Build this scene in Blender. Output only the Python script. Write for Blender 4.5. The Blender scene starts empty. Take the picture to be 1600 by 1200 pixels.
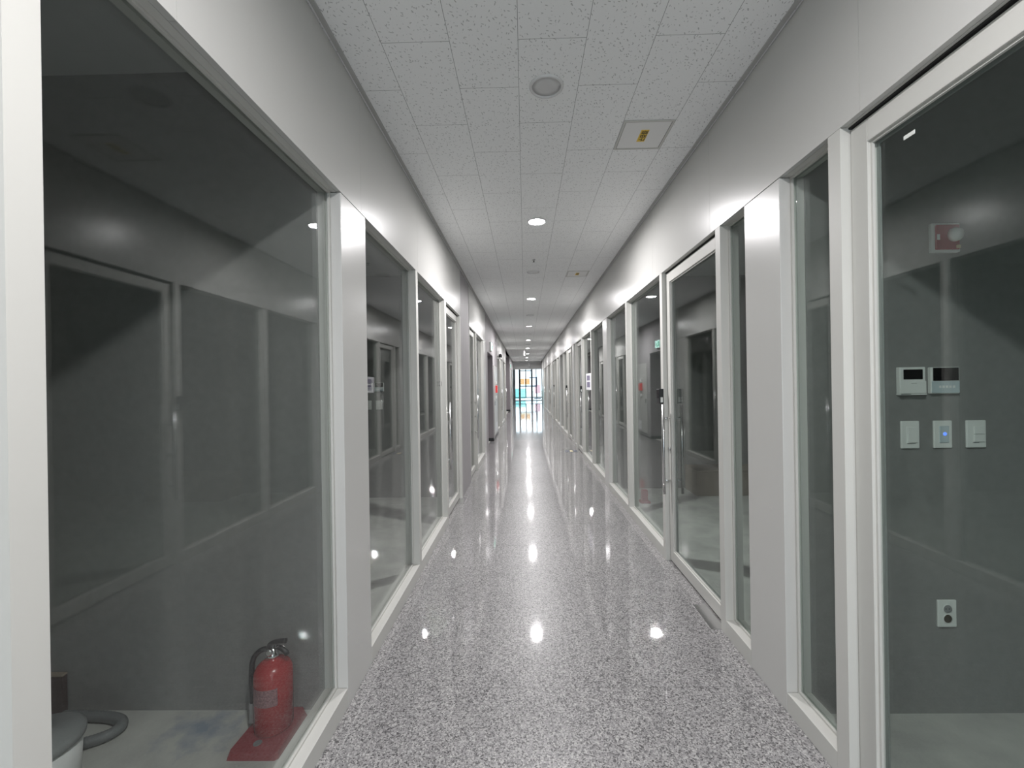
import bpy, bmesh, math, random
from mathutils import Vector, Matrix
random.seed(7)
SC = bpy.context.scene
COL = SC.collection
PI = math.pi

# ------------------------------------------------------------------ camera, world, exposure
CAM_H = 1.453
FPX = 669.0
cam_d = bpy.data.cameras.new('camera')
cam = bpy.data.objects.new('camera', cam_d)
COL.objects.link(cam)
SC.camera = cam
cam_d.sensor_fit = 'HORIZONTAL'
cam_d.sensor_width = 36.0
cam_d.lens = 36.0 * FPX / 1600.0
cam_d.shift_x = -10.0 / 1600.0
cam_d.clip_start = 0.02
cam_d.clip_end = 300
yaw, roll = math.atan(10.5 / FPX), 0.0155
fwd = Vector((-math.sin(yaw), math.cos(yaw), 0))
r0 = Vector((math.cos(yaw), math.sin(yaw), 0))
u0 = Vector((0, 0, 1))
rt = r0 * math.cos(roll) - u0 * math.sin(roll)
up = u0 * math.cos(roll) + r0 * math.sin(roll)
M = Matrix((rt, up, -fwd)).transposed().to_4x4()
M.translation = Vector((0, 0, CAM_H))
cam.matrix_world = M

world = bpy.data.worlds.new('daylight')
SC.world = world
world.use_nodes = True
bg = world.node_tree.nodes['Background']
bg.inputs['Color'].default_value = (0.75, 0.89, 1.0, 1)
bg.inputs['Strength'].default_value = 3.3

SC.view_settings.view_transform = 'Standard'
SC.view_settings.look = 'None'
SC.view_settings.gamma = 1.0
SC.view_settings.use_curve_mapping = False
SC.view_settings.exposure = 0.0
SC.cycles.use_denoising = True
SC.cycles.max_bounces = 14
SC.cycles.diffuse_bounces = 6
SC.cycles.glossy_bounces = 6
SC.cycles.transparent_max_bounces = 32
SC.cycles.sample_clamp_indirect = 0.0
LAMP_W = 58.5           # watts of each lit downlight
LENS = 40.0             # radiance of its lens seen from the side

# ------------------------------------------------------------------ place dimensions (metres)
XL, XR = -0.825, 1.125      # corridor faces of the two glazed walls
ZC = 2.958                  # corridor ceiling
ZH = 2.338                  # underside of the fascia = head of the glazing
DEP = 0.105                 # depth of the glazing frames
ZR = 2.887                  # ceiling of the shop units

# ------------------------------------------------------------------ materials
def mat(name):
    m = bpy.data.materials.new(name); m.use_nodes = True
    nt = m.node_tree
    return m, nt, nt.nodes['Principled BSDF']

def plain(name, col, rough=0.5, metal=0.0, spec=0.5, noise=0.0, nscale=8.0, emit=None, estr=0.0, bump=0.0, bscale=200.0):
    m, nt, b = mat(name)
    b.inputs['Base Color'].default_value = (*col, 1)
    b.inputs['Roughness'].default_value = rough
    b.inputs['Metallic'].default_value = metal
    b.inputs['Specular IOR Level'].default_value = spec
    g = nt.nodes.new('ShaderNodeNewGeometry')
    if noise > 0:
        n = nt.nodes.new('ShaderNodeTexNoise'); n.inputs['Scale'].default_value = nscale; n.inputs['Detail'].default_value = 5
        nt.links.new(g.outputs['Position'], n.inputs['Vector'])
        r = nt.nodes.new('ShaderNodeMapRange')
        r.inputs['From Min'].default_value = 0.25; r.inputs['From Max'].default_value = 0.75
        r.inputs['To Min'].default_value = 1 - noise; r.inputs['To Max'].default_value = 1 + noise
        nt.links.new(n.outputs['Fac'], r.inputs['Value'])
        mx = nt.nodes.new('ShaderNodeVectorMath'); mx.operation = 'SCALE'
        mx.inputs[0].default_value = col
        nt.links.new(r.outputs['Result'], mx.inputs['Scale'])
        nt.links.new(mx.outputs['Vector'], b.inputs['Base Color'])
    if bump > 0:
        n2 = nt.nodes.new('ShaderNodeTexNoise'); n2.inputs['Scale'].default_value = bscale
        nt.links.new(g.outputs['Position'], n2.inputs['Vector'])
        bp = nt.nodes.new('ShaderNodeBump'); bp.inputs['Strength'].default_value = bump; bp.inputs['Distance'].default_value = 0.002
        nt.links.new(n2.outputs['Fac'], bp.inputs['Height'])
        nt.links.new(bp.outputs['Normal'], b.inputs['Normal'])
    if emit:
        b.inputs['Emission Color'].default_value = (*emit, 1)
        b.inputs['Emission Strength'].default_value = estr
    return m

M_PANEL = plain('panel_paint', (0.56, 0.56, 0.54), 0.28, spec=0.45, noise=0.02, nscale=1.5)
M_FRAME = plain('frame_paint', (0.56, 0.56, 0.53), 0.45, spec=0.35, noise=0.015, nscale=3)
M_SHADOW = plain('dark_joint', (0.03, 0.03, 0.03), 0.8)
M_TRIM = plain('ceiling_trim_paint', (0.42, 0.42, 0.41), 0.5)
M_PART = plain('partition_paint', (0.235, 0.235, 0.228), 0.75, noise=0.06, nscale=30, bump=0.15)
M_ROOMC = plain('unit_ceiling_paint', (0.45, 0.46, 0.45), 0.85, noise=0.03)
M_PIER = plain('mauve_wall_paint', (0.38, 0.365, 0.375), 0.55, noise=0.03)
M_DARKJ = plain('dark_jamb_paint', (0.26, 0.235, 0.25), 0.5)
M_BLACK = plain('black_plastic', (0.012, 0.012, 0.013), 0.35)
M_SCREEN = plain('black_screen', (0.008, 0.008, 0.009), 0.12)
M_WHITE = plain('white_plastic', (0.74, 0.76, 0.73), 0.4)
M_WHITE2 = plain('white_paint', (0.78, 0.78, 0.77), 0.6)
M_GREYP = plain('grey_plastic', (0.25, 0.26, 0.26), 0.45)
M_HOSE = plain('hose_plastic', (0.16, 0.17, 0.17), 0.5)
M_STEEL = plain('brushed_steel', (0.62, 0.62, 0.62), 0.24, metal=1.0)
M_CHROME = plain('chrome', (0.75, 0.75, 0.75), 0.10, metal=1.0)
M_BRONZE = plain('socket_insert', (0.045, 0.040, 0.022), 0.45)
M_RED = plain('red_enamel', (0.42, 0.028, 0.028), 0.25, noise=0.05)
M_REDP = plain('red_plastic', (0.28, 0.022, 0.030), 0.38)
M_REDL = plain('red_lens', (0.5, 0.03, 0.03), 0.2, emit=(1, 0.1, 0.1), estr=0.25)
M_LABEL = plain('printed_label', (0.30, 0.15, 0.16), 0.5, noise=0.5, nscale=160)
M_YEL = plain('yellow_sticker', (0.78, 0.52, 0.03), 0.5)
M_INK = plain('black_ink', (0.01, 0.01, 0.01), 0.6)
M_PAPER = plain('white_paper', (0.85, 0.85, 0.88), 0.7)
M_PURPLE = plain('violet_print', (0.22, 0.20, 0.30), 0.7)
M_CARD = plain('carton_board', (0.27, 0.23, 0.18), 0.8, noise=0.08)
M_BROWN = plain('dark_brown_board', (0.06, 0.04, 0.035), 0.7)
M_LENS = plain('unlit_lens', (0.60, 0.60, 0.60), 0.35)
M_LIT = plain('lit_lens', (0.9, 0.9, 0.9), 0.4, emit=(1.0, 0.972, 0.98), estr=LENS)
M_RIM = plain('downlight_rim', (0.66, 0.66, 0.66), 0.22)
M_EXIT = plain('exit_sign_face', (0.7, 0.9, 0.85), 0.3, emit=(0.62, 1.0, 0.92), estr=2.2)
M_EXITG = plain('exit_sign_green', (0.0, 0.35, 0.18), 0.3, emit=(0.0, 0.6, 0.3), estr=1.0)
M_LED = plain('blue_led', (0.1, 0.2, 0.8), 0.3, emit=(0.12, 0.25, 1.0), estr=1.3)
M_PANELB = plain('touch_panel', (0.50, 0.58, 0.60), 0.2)
M_CYAN = plain('cyan_hoarding', (0.22, 0.62, 0.60), 0.6)
M_ORANGE = plain('orange_panel', (0.62, 0.27, 0.05), 0.6)
M_CREAM = plain('cream_panel', (0.75, 0.66, 0.45), 0.6)
M_PINK = plain('pink_panel', (0.62, 0.36, 0.40), 0.6)
M_SLATE = plain('slate_paint', (0.10, 0.11, 0.15), 0.5)
M_ALU = plain('aluminium_mullion', (0.40, 0.41, 0.44), 0.4)
M_PAVE = plain('outdoor_paving', (0.62, 0.63, 0.60), 0.85, noise=0.06)
M_SEAL = plain('grey_sealant', (0.30, 0.31, 0.30), 0.6)

def glass_mat(name, tint, f0=0.04):
    m = bpy.data.materials.new(name); m.use_nodes = True
    nt = m.node_tree; nt.nodes.clear()
    o = nt.nodes.new('ShaderNodeOutputMaterial')
    mix = nt.nodes.new('ShaderNodeMixShader')
    tr = nt.nodes.new('ShaderNodeBsdfTransparent'); tr.inputs['Color'].default_value = (*tint, 1)
    gl = nt.nodes.new('ShaderNodeBsdfGlossy'); gl.inputs['Roughness'].default_value = 0.0
    lw = nt.nodes.new('ShaderNodeLayerWeight'); lw.inputs['Blend'].default_value = 0.5
    p = nt.nodes.new('ShaderNodeMath'); p.operation = 'POWER'; p.inputs[1].default_value = 5.0
    a = nt.nodes.new('ShaderNodeMath'); a.operation = 'MULTIPLY_ADD'
    a.inputs[1].default_value = 1 - f0; a.inputs[2].default_value = f0
    nt.links.new(lw.outputs['Facing'], p.inputs[0])
    nt.links.new(p.outputs[0], a.inputs[0])
    nt.links.new(a.outputs[0], mix.inputs['Fac'])
    nt.links.new(tr.outputs[0], mix.inputs[1]); nt.links.new(gl.outputs[0], mix.inputs[2])
    nt.links.new(mix.outputs[0], o.inputs['Surface'])
    return m
M_GLASS = glass_mat('tinted_glass', (0.925, 0.943, 0.935))
M_GLASSR = glass_mat('green_tinted_glass', (0.912, 0.945, 0.933))
M_CLEAR = glass_mat('clear_glass', (0.96, 0.985, 0.98))

def nd(nt, t, **kw):
    n = nt.nodes.new(t)
    for k, v in kw.items():
        setattr(n, k, v)
    return n

def granite():
    m, nt, b = mat('polished_granite')
    L = nt.links.new
    g = nd(nt, 'ShaderNodeNewGeometry')
    def ramp(src, stops):
        r = nd(nt, 'ShaderNodeValToRGB')
        cr = r.color_ramp
        cr.interpolation = 'LINEAR'
        while len(cr.elements) < len(stops): cr.elements.new(0.5)
        for e, (p, c) in zip(cr.elements, stops):
            e.position = p; e.color = (*c, 1)
        L(src, r.inputs['Fac']); return r.outputs['Color']
    # warp so grains are irregular
    wn = nd(nt, 'ShaderNodeTexNoise'); wn.inputs['Scale'].default_value = 140; wn.inputs['Detail'].default_value = 1
    L(g.outputs['Position'], wn.inputs['Vector'])
    ws = nd(nt, 'ShaderNodeVectorMath', operation='SCALE'); ws.inputs['Scale'].default_value = 0.012
    L(wn.outputs['Color'], ws.inputs[0])
    wa = nd(nt, 'ShaderNodeVectorMath', operation='ADD')
    L(g.outputs['Position'], wa.inputs[0]); L(ws.outputs['Vector'], wa.inputs[1])
    v = nd(nt, 'ShaderNodeTexVoronoi'); v.inputs['Scale'].default_value = 190
    L(wa.outputs['Vector'], v.inputs['Vector'])
    sep = nd(nt, 'ShaderNodeSeparateColor'); L(v.outputs['Color'], sep.inputs[0])
    c1 = ramp(sep.outputs[0], [(0.0, (0.06, 0.058, 0.06)), (0.16, (0.11, 0.107, 0.112)), (0.30, (0.24, 0.234, 0.238)),
                               (0.60, (0.33, 0.323, 0.326)), (0.85, (0.46, 0.452, 0.446)), (1.0, (0.57, 0.558, 0.546))])
    n2 = nd(nt, 'ShaderNodeTexNoise'); n2.inputs['Scale'].default_value = 3.0; n2.inputs['Detail'].default_value = 3
    L(g.outputs['Position'], n2.inputs['Vector'])
    mr = nd(nt, 'ShaderNodeMapRange'); mr.inputs['To Min'].default_value = 0.76; mr.inputs['To Max'].default_value = 0.95
    L(n2.outputs['Fac'], mr.inputs['Value'])
    sc = nd(nt, 'ShaderNodeVectorMath', operation='SCALE'); L(c1, sc.inputs[0]); L(mr.outputs['Result'], sc.inputs['Scale'])
    # joints: 600 mm slabs and a border strip along each wall
    sx = nd(nt, 'ShaderNodeSeparateXYZ'); L(g.outputs['Position'], sx.inputs[0])
    def joint(sock, off, period, w):
        a = nd(nt, 'ShaderNodeMath', operation='SUBTRACT'); a.inputs[1].default_value = off; L(sock, a.inputs[0])
        p = nd(nt, 'ShaderNodeMath', operation='PINGPONG'); p.inputs[1].default_value = period / 2; L(a.outputs[0], p.inputs[0])
        c = nd(nt, 'ShaderNodeMath', operation='LESS_THAN'); c.inputs[1].default_value = w; L(p.outputs[0], c.inputs[0])
        return c.outputs[0]
    j1 = joint(sx.outputs[1], 2.048, 0.6, 0.0022)
    j2 = joint(sx.outputs[0], -0.052, 0.6, 0.0014)
    j3 = joint(sx.outputs[0], -0.765, 50.0, 0.0022)
    j4 = joint(sx.outputs[0], 1.065, 50.0, 0.0022)
    a1 = nd(nt, 'ShaderNodeMath', operation='MAXIMUM'); L(j1, a1.inputs[0]); L(j2, a1.inputs[1])
    a2 = nd(nt, 'ShaderNodeMath', operation='MAXIMUM'); L(j3, a2.inputs[0]); L(j4, a2.inputs[1])
    k = nd(nt, 'ShaderNodeMath', operation='MULTIPLY'); k.inputs[1].default_value = 0.45; L(a1.outputs[0], k.inputs[0])
    mixc = nd(nt, 'ShaderNodeMix', data_type='RGBA'); L(k.outputs[0], mixc.inputs['Factor'])
    L(sc.outputs['Vector'], mixc.inputs['A']); mixc.inputs['B'].default_value = (0.10, 0.10, 0.10, 1)
    k2 = nd(nt, 'ShaderNodeMath', operation='MULTIPLY'); k2.inputs[1].default_value = 0.3; L(a2.outputs[0], k2.inputs[0])
    mix2 = nd(nt, 'ShaderNodeMix', data_type='RGBA'); L(k2.outputs[0], mix2.inputs['Factor'])
    L(mixc.outputs['Result'], mix2.inputs['A']); mix2.inputs['B'].default_value = (0.62, 0.61, 0.60, 1)
    L(mix2.outputs['Result'], b.inputs['Base Color'])
    b.inputs['Roughness'].default_value = 0.34
    b.inputs['Specular IOR Level'].default_value = 0.3
    b.inputs['Coat Weight'].default_value = 1.0
    b.inputs['Coat Roughness'].default_value = 0.045
    b.inputs['Coat IOR'].default_value = 1.5
    # slight waviness of the polish
    n3 = nd(nt, 'ShaderNodeTexNoise'); n3.inputs['Scale'].default_value = 9
    L(g.outputs['Position'], n3.inputs['Vector'])
    bp = nd(nt, 'ShaderNodeBump'); bp.inputs['Strength'].default_value = 0.035; bp.inputs['Distance'].default_value = 0.01
    L(n3.outputs['Fac'], bp.inputs['Height']); L(bp.outputs['Normal'], b.inputs['Normal']); L(bp.outputs['Normal'], b.inputs['Coat Normal'])
    return m
M_GRANITE = granite()

def ceiling_mat():
    m, nt, b = mat('fissured_ceiling_tiles')
    L = nt.links.new
    g = nd(nt, 'ShaderNodeNewGeometry')
    sx = nd(nt, 'ShaderNodeSeparateXYZ'); L(g.outputs['Position'], sx.inputs[0])
    def math_(op, a, bv):
        n = nd(nt, 'ShaderNodeMath', operation=op)
        for i, s in enumerate((a, bv)):
            if s is None: continue
            if isinstance(s, (int, float)): n.inputs[i].default_value = s
            else: L(s, n.inputs[i])
        return n.outputs[0]
    masks = []
    for i, (rot, S, th) in enumerate(((0.5, 62, 0.105), (-0.35, 74, 0.10), (1.25, 66, 0.095))):
        mp = nd(nt, 'ShaderNodeMapping', vector_type='POINT')
        mp.inputs['Rotation'].default_value = (0, 0, rot)
        mp.inputs['Location'].default_value = (i * 3.3, i * 1.7, 0)
        L(g.outputs['Position'], mp.inputs['Vector'])
        s2 = nd(nt, 'ShaderNodeVectorMath', operation='MULTIPLY'); s2.inputs[1].default_value = (S, S / 3.0, 0)
        L(mp.outputs['Vector'], s2.inputs[0])
        v = nd(nt, 'ShaderNodeTexVoronoi'); v.voronoi_dimensions = '2D'; v.inputs['Scale'].default_value = 1.0
        L(s2.outputs['Vector'], v.inputs['Vector'])
        c = nd(nt, 'ShaderNodeSeparateColor'); L(v.outputs['Color'], c.inputs[0])
        dot = math_('LESS_THAN', v.outputs['Distance'], math_('MULTIPLY', c.outputs[1], th * 1.6))
        keep = math_('GREATER_THAN', c.outputs[0], 0.42)
        masks.append(math_('MULTIPLY', dot, keep))
    f = math_('MAXIMUM', math_('MAXIMUM', masks[0], masks[1]), masks[2])
    # joints: columns 300 mm wide, 600 mm tiles staggered by half
    xo = math_('ADD', sx.outputs[0], 0.0085)
    jx = math_('LESS_THAN', math_('PINGPONG', xo, 0.15), 0.0012)
    colid = math_('MODULO', math_('FLOOR', math_('ADD', math_('DIVIDE', xo, 0.3), 100.0), None), 2.0)
    yo = math_('SUBTRACT', math_('SUBTRACT', sx.outputs[1], 1.870), math_('MULTIPLY', colid, 0.3))
    jy = math_('LESS_THAN', math_('PINGPONG', math_('ADD', yo, 60.0), 0.3), 0.0011)
    jt = math_('MAXIMUM', jx, jy)
    # screw heads near the tile corners
    base = nd(nt, 'ShaderNodeMix', data_type='RGBA'); L(math_('MULTIPLY', f, 0.50), base.inputs['Factor'])
    base.inputs['A'].default_value = (0.87, 0.88, 0.88, 1); base.inputs['B'].default_value = (0.16, 0.16, 0.16, 1)
    m2 = nd(nt, 'ShaderNodeMix', data_type='RGBA'); L(math_('MULTIPLY', jt, 0.75), m2.inputs['Factor'])
    L(base.outputs['Result'], m2.inputs['A']); m2.inputs['B'].default_value = (0.12, 0.12, 0.12, 1)
    L(m2.outputs['Result'], b.inputs['Base Color'])
    b.inputs['Roughness'].default_value = 0.9
    b.inputs['Specular IOR Level'].default_value = 0.2
    return m
M_CEIL = ceiling_mat()

def concrete():
    m, nt, b = mat('unit_floor_screed')
    L = nt.links.new
    g = nd(nt, 'ShaderNodeNewGeometry')
    n = nd(nt, 'ShaderNodeTexNoise'); n.inputs['Scale'].default_value = 5; n.inputs['Detail'].default_value = 8
    L(g.outputs['Position'], n.inputs['Vector'])
    r = nd(nt, 'ShaderNodeValToRGB'); L(n.outputs['Fac'], r.inputs['Fac'])
    r.color_ramp.elements[0].position = 0.3; r.color_ramp.elements[0].color = (0.40, 0.40, 0.375, 1)
    r.color_ramp.elements[1].position = 0.7; r.color_ramp.elements[1].color = (0.54, 0.54, 0.50, 1)
    # a smear of blue chalk on the screed by the extinguisher
    mp = nd(nt, 'ShaderNodeMapping'); mp.inputs['Location'].default_value = (1.39, -1.80, 0)
    L(g.outputs['Position'], mp.inputs['Vector'])
    sc = nd(nt, 'ShaderNodeVectorMath', operation='MULTIPLY'); sc.inputs[1].default_value = (5.6, 8.0, 0); L(mp.outputs['Vector'], sc.inputs[0])
    ln = nd(nt, 'ShaderNodeVectorMath', operation='LENGTH'); L(sc.outputs['Vector'], ln.inputs[0])
    n2 = nd(nt, 'ShaderNodeTexNoise'); n2.inputs['Scale'].default_value = 14; n2.inputs['Detail'].default_value = 4
    L(g.outputs['Position'], n2.inputs['Vector'])
    s = nd(nt, 'ShaderNodeMath', operation='MULTIPLY_ADD'); s.inputs[1].default_value = 2.4; s.inputs[2].default_value = -0.75
    L(n2.outputs['Fac'], s.inputs[0])
    d = nd(nt, 'ShaderNodeMath', operation='SUBTRACT'); L(s.outputs[0], d.inputs[0]); L(ln.outputs['Value'], d.inputs[1])
    mr = nd(nt, 'ShaderNodeMapRange'); mr.inputs['From Min'].default_value = -0.6; mr.inputs['From Max'].default_value = 0.5
    mr.inputs['To Min'].default_value = 0; mr.inputs['To Max'].default_value = 0.8
    L(d.outputs[0], mr.inputs['Value'])
    mx = nd(nt, 'ShaderNodeMix', data_type='RGBA'); L(mr.outputs['Result'], mx.inputs['Factor'])
    L(r.outputs['Color'], mx.inputs['A']); mx.inputs['B'].default_value = (0.19, 0.24, 0.32, 1)
    L(mx.outputs['Result'], b.inputs['Base Color'])
    b.inputs['Roughness'].default_value = 0.7
    return m
M_SCREED = concrete()

# ------------------------------------------------------------------ mesh helpers
def box(bm, x0, x1, y0, y1, z0, z1, bev=0.0):
    x0, x1 = min(x0, x1), max(x0, x1); y0, y1 = min(y0, y1), max(y0, y1); z0, z1 = min(z0, z1), max(z0, z1)
    r = bmesh.ops.create_cube(bm, size=1.0)
    vs = r['verts']
    for v in vs:
        v.co = Vector(((x0 + x1) / 2 + v.co.x * (x1 - x0), (y0 + y1) / 2 + v.co.y * (y1 - y0), (z0 + z1) / 2 + v.co.z * (z1 - z0)))
    if bev > 0:
        es = set(e for v in vs for e in v.link_edges)
        bmesh.ops.bevel(bm, geom=list(es), offset=bev, segments=2, affect='EDGES', profile=0.5)
    return bm

def B(*a, **k):
    bm = bmesh.new()
    return box(bm, *a, **k)

def lathe(bm, prof, n=32, c=(0, 0, 0), axis='z', cap=True):
    rings = []
    for (r, h) in prof:
        ring = []
        for i in range(n):
            t = 2 * PI * i / n
            p = (r * math.cos(t), r * math.sin(t), h)
            if axis == 'x': p = (h, r * math.cos(t), r * math.sin(t))
            if axis == 'y': p = (r * math.cos(t), h, r * math.sin(t))
            ring.append(bm.verts.new((c[0] + p[0], c[1] + p[1], c[2] + p[2])))
        rings.append(ring)
    for a, b_ in zip(rings, rings[1:]):
        for i in range(n):
            j = (i + 1) % n
            bm.faces.new((a[i], a[j], b_[j], b_[i]))
    if cap:
        bm.faces.new(rings[0]); bm.faces.new(rings[-1])
    bmesh.ops.recalc_face_normals(bm, faces=bm.faces[:])
    for f in bm.faces: f.smooth = len(f.verts) == 4
    return bm

def tube(bm, pts, r, n=10, smooth_path=0, ribs=0.0):
    pts = [Vector(p) for p in pts]
    if smooth_path:
        out = []
        for i in range(len(pts) - 1):
            p0 = pts[max(i - 1, 0)]; p1 = pts[i]; p2 = pts[i + 1]; p3 = pts[min(i + 2, len(pts) - 1)]
            for k in range(smooth_path):
                t = k / smooth_path
                out.append(0.5 * ((2 * p1) + (-p0 + p2) * t + (2 * p0 - 5 * p1 + 4 * p2 - p3) * t * t + (-p0 + 3 * p1 - 3 * p2 + p3) * t ** 3))
        out.append(pts[-1]); pts = out
    rings = []; prev = None
    for i, p in enumerate(pts):
        d = (pts[min(i + 1, len(pts) - 1)] - pts[max(i - 1, 0)]).normalized()
        if prev is None:
            a = d.cross(Vector((0, 0, 1)))
            if a.length < 0.1: a = d.cross(Vector((1, 0, 0)))
        else:
            a = prev - d * prev.dot(d)
        a.normalize(); prev = a; b_ = d.cross(a)
        rr = r * (1 + (ribs if i % 2 else -ribs))
        rings.append([bm.verts.new(p + a * rr * math.cos(2 * PI * k / n) + b_ * rr * math.sin(2 * PI * k / n)) for k in range(n)])
    for q, s in zip(rings, rings[1:]):
        for k in range(n):
            f = bm.faces.new((q[k], q[(k + 1) % n], s[(k + 1) % n], s[k])); f.smooth = True
    bm.faces.new(rings[0]); bm.faces.new(rings[-1])
    bmesh.ops.recalc_face_normals(bm, faces=bm.faces[:])
    return bm

def obj(name, bm, m, parent=None):
    me = bpy.data.meshes.new(name)
    bm.to_mesh(me); bm.free()
    me.materials.append(m)
    o = bpy.data.objects.new(name, me)
    COL.objects.link(o)
    if parent is not None: o.parent = parent
    return o

def empty(name, loc=(0, 0, 0)):
    o = bpy.data.objects.new(name, None); COL.objects.link(o)
    o.location = loc; o.empty_display_size = 0.1
    return o

def tag(o, label, cat, group=None):
    o['label'] = label; o['category'] = cat
    if group: o['group'] = group
    return o

def thing(name, label, cat, loc, group=None):
    return tag(empty(name, loc), label, cat, group)

def struct(name, bm, m, parent=None):
    o = obj(name, bm, m, parent)
    if parent is None: o['kind'] = 'structure'
    return o

def dup(root, loc, label=None, group=None):
    r = root.copy(); COL.objects.link(r); r.location = loc
    if label: r['label'] = label
    if group: r['group'] = group
    for ch in list(root.children):
        c = ch.copy(); COL.objects.link(c); c.parent = r
        for g in list(ch.children):
            d = g.copy(); COL.objects.link(d); d.parent = c
    return r

# side helper: distance d outward from the corridor face -> x
def X(side, d):
    return XL - d if side < 0 else XR + d
SN = {-1: 'left', 1: 'right'}

# ------------------------------------------------------------------ floor, ceiling, end of corridor
Y0, YE = -3.4, 28.2
struct('floor', B(XL - 0.09, XR + 0.09, Y0, YE, -0.10, 0.0), M_GRANITE)
struct('floor_lobby', B(-4.0, 5.0, YE, 37.0, -0.10, 0.0), M_GRANITE)
struct('floor_units_left', B(-5.2, XL - 0.09, Y0, YE, -0.10, 0.0), M_SCREED)
struct('floor_units_right', B(XR + 0.09, 5.5, Y0, YE, -0.10, 0.0), M_SCREED)
struct('ceiling', B(XL - 0.2, XR + 0.2, Y0, 30.0, ZC, ZC + 0.05), M_CEIL)
struct('ceiling_lobby', B(-4.0, 5.0, 30.15, 37.0, 2.80, 2.85), M_WHITE2)
bm = bmesh.new(); box(bm, -4.0, XL + 0.0, YE, 30.0, 2.958, 3.0); box(bm, XR, 5.0, YE, 30.0, 2.958, 3.0)
struct('ceiling_recess', bm, M_WHITE2)
struct('ceiling_units_left', B(-5.2, XL - DEP, Y0, YE, ZR, ZR + 0.05), M_ROOMC)
struct('ceiling_units_right', B(XR + DEP, 5.5, Y0, YE, ZR, ZR + 0.05), M_ROOMC)
struct('wall_bulkhead', B(-4.0, 5.0, 30.0, 30.15, 2.47, 3.0), M_WHITE2)
bm = bmesh.new(); box(bm, -5.2, XL, Y0 - 0.1, Y0, 0.0, 3.0); box(bm, XR, 5.5, Y0 - 0.1, Y0, 0.0, 3.0); box(bm, XL, XR, Y0 - 0.1, Y0, 2.75, 3.0)
struct('wall_back', bm, M_PANEL)
struct('ground_entrance', B(-12, 12, -20, Y0 - 0.1, -0.14, -0.02), M_PAVE)
struct('wall_units_left_outer', B(-5.3, -5.2, Y0, YE, 0.0, 3.0), M_PART)
struct('wall_units_right_outer', B(5.5, 5.6, Y0, YE, 0.0, 3.0), M_PART)
struct('wall_lobby_left', B(-4.1, -4.0, YE, 37.0, 0.0, 3.0), M_WHITE2)
struct('wall_lobby_right', B(5.0, 5.1, YE, 37.0, 0.0, 3.0), M_WHITE2)
bm = bmesh.new(); box(bm, -5.2, XL - 0.12, YE - 0.1, YE, 0, 3.0); box(bm, XR + 0.12, 5.5, YE - 0.1, YE, 0, 3.0)
struct('wall_lobby_front', bm, M_WHITE2)
bm = bmesh.new(); box(bm, -4.0, -0.93, 37.0, 37.2, 0, 3.0); box(bm, 1.53, 5.0, 37.0, 37.2, 0, 3.0); box(bm, -0.93, 1.53, 37.0, 37.2, 2.72, 3.0)
struct('wall_end', bm, M_WHITE2)
# light trims along the ceiling edges, a dark slot behind each
for s in (-1, 1):
    d = -s
    x0 = X(s, 0)
    struct('trim_ceiling_' + SN[s], B(x0 + d * 0.009, x0 + d * 0.030, Y0, 30.0, ZC - 0.006, ZC + 0.002), M_TRIM)

# ------------------------------------------------------------------ glazed walls
def fascia(side, y0, y1, seams, m=M_PANEL, name=None):
    root = empty('wall_%s' % SN[side], (X(side, 0), y0, 0)); root['kind'] = 'structure'
    ys = [y0] + [s for s in seams if y0 < s < y1] + [y1]
    for a, b_ in zip(ys, ys[1:]):
        g0 = 0.0008 if a != y0 else 0; g1 = 0.0008 if b_ != y1 else 0
        obj('fascia_panel', B(0, -(-side) * 0.02, a + g0 - y0, b_ - g1 - y0, ZH + 0.0015, ZC - 0.006), m, root)
    obj('fascia_core', B(side * 0.02, side * DEP, 0, y1 - y0, ZH + 0.06, ZC), M_SHADOW, root)
    return root

def post(side, y0, y1, z1=ZH - 0.0015, m=M_PANEL, dep=DEP):
    o = struct('wall_%s_post' % SN[side], B(X(side, 0), X(side, dep), y0, y1, 0.0, z1, bev=0.002), m)
    return o

WN = [0]; DN = [0]
def jamb_head(root, side, w, j0, j1):
    """frame in local coords: x outward from the face times side, y from 0 to w"""
    s = side
    obj('head', B(s * 0.0205, s * DEP, 0, w, ZH, ZH + 0.06), M_FRAME, root)
    for (a, b_) in ((0, j0), (w - j1, w)):
        if b_ - a > 0.01:
            obj('jamb', B(0, s * DEP, a, b_, 0, ZH), M_FRAME, root)
        else:
            obj('jamb', B(0.055 * s, s * DEP, a, b_, 0, ZH), M_FRAME, root)

def bead_loop(s, ya, yb, za, zb, d0, d1, t=0.010):
    bm = bmesh.new()
    box(bm, s * d0, s * d1, ya, ya + t, za, zb)
    box(bm, s * d0, s * d1, yb - t, yb, za, zb)
    box(bm, s * d0, s * d1, ya + t, yb - t, za, za + t)
    box(bm, s * d0, s * d1, ya + t, yb - t, zb - t, zb)
    return bm

def window(side, y0, y1, j0=0.03, j1=0.03):
    WN[0] += 1
    root = empty('window_%d' % WN[0], (X(side, 0), y0, 0)); root['kind'] = 'structure'
    s, w = side, y1 - y0
    jamb_head(root, side, w, j0, j1)
    obj('sill', B(0, s * DEP, j0, w - j1, 0, 0.085, bev=0.0015), M_FRAME, root)
    obj('glazing_bead', bead_loop(s, j0, w - j1, 0.085, ZH, 0.046, 0.056), M_FRAME, root)
    obj('pane', B(s * 0.057, s * 0.067, j0 + 0.001, w - j1 - 0.001, 0.086, ZH - 0.001), M_GLASS if s < 0 else M_GLASSR, root)
    obj('inner_bead', bead_loop(s, j0, w - j1, 0.085, ZH, 0.068, 0.078), M_FRAME, root)
    return root

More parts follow.
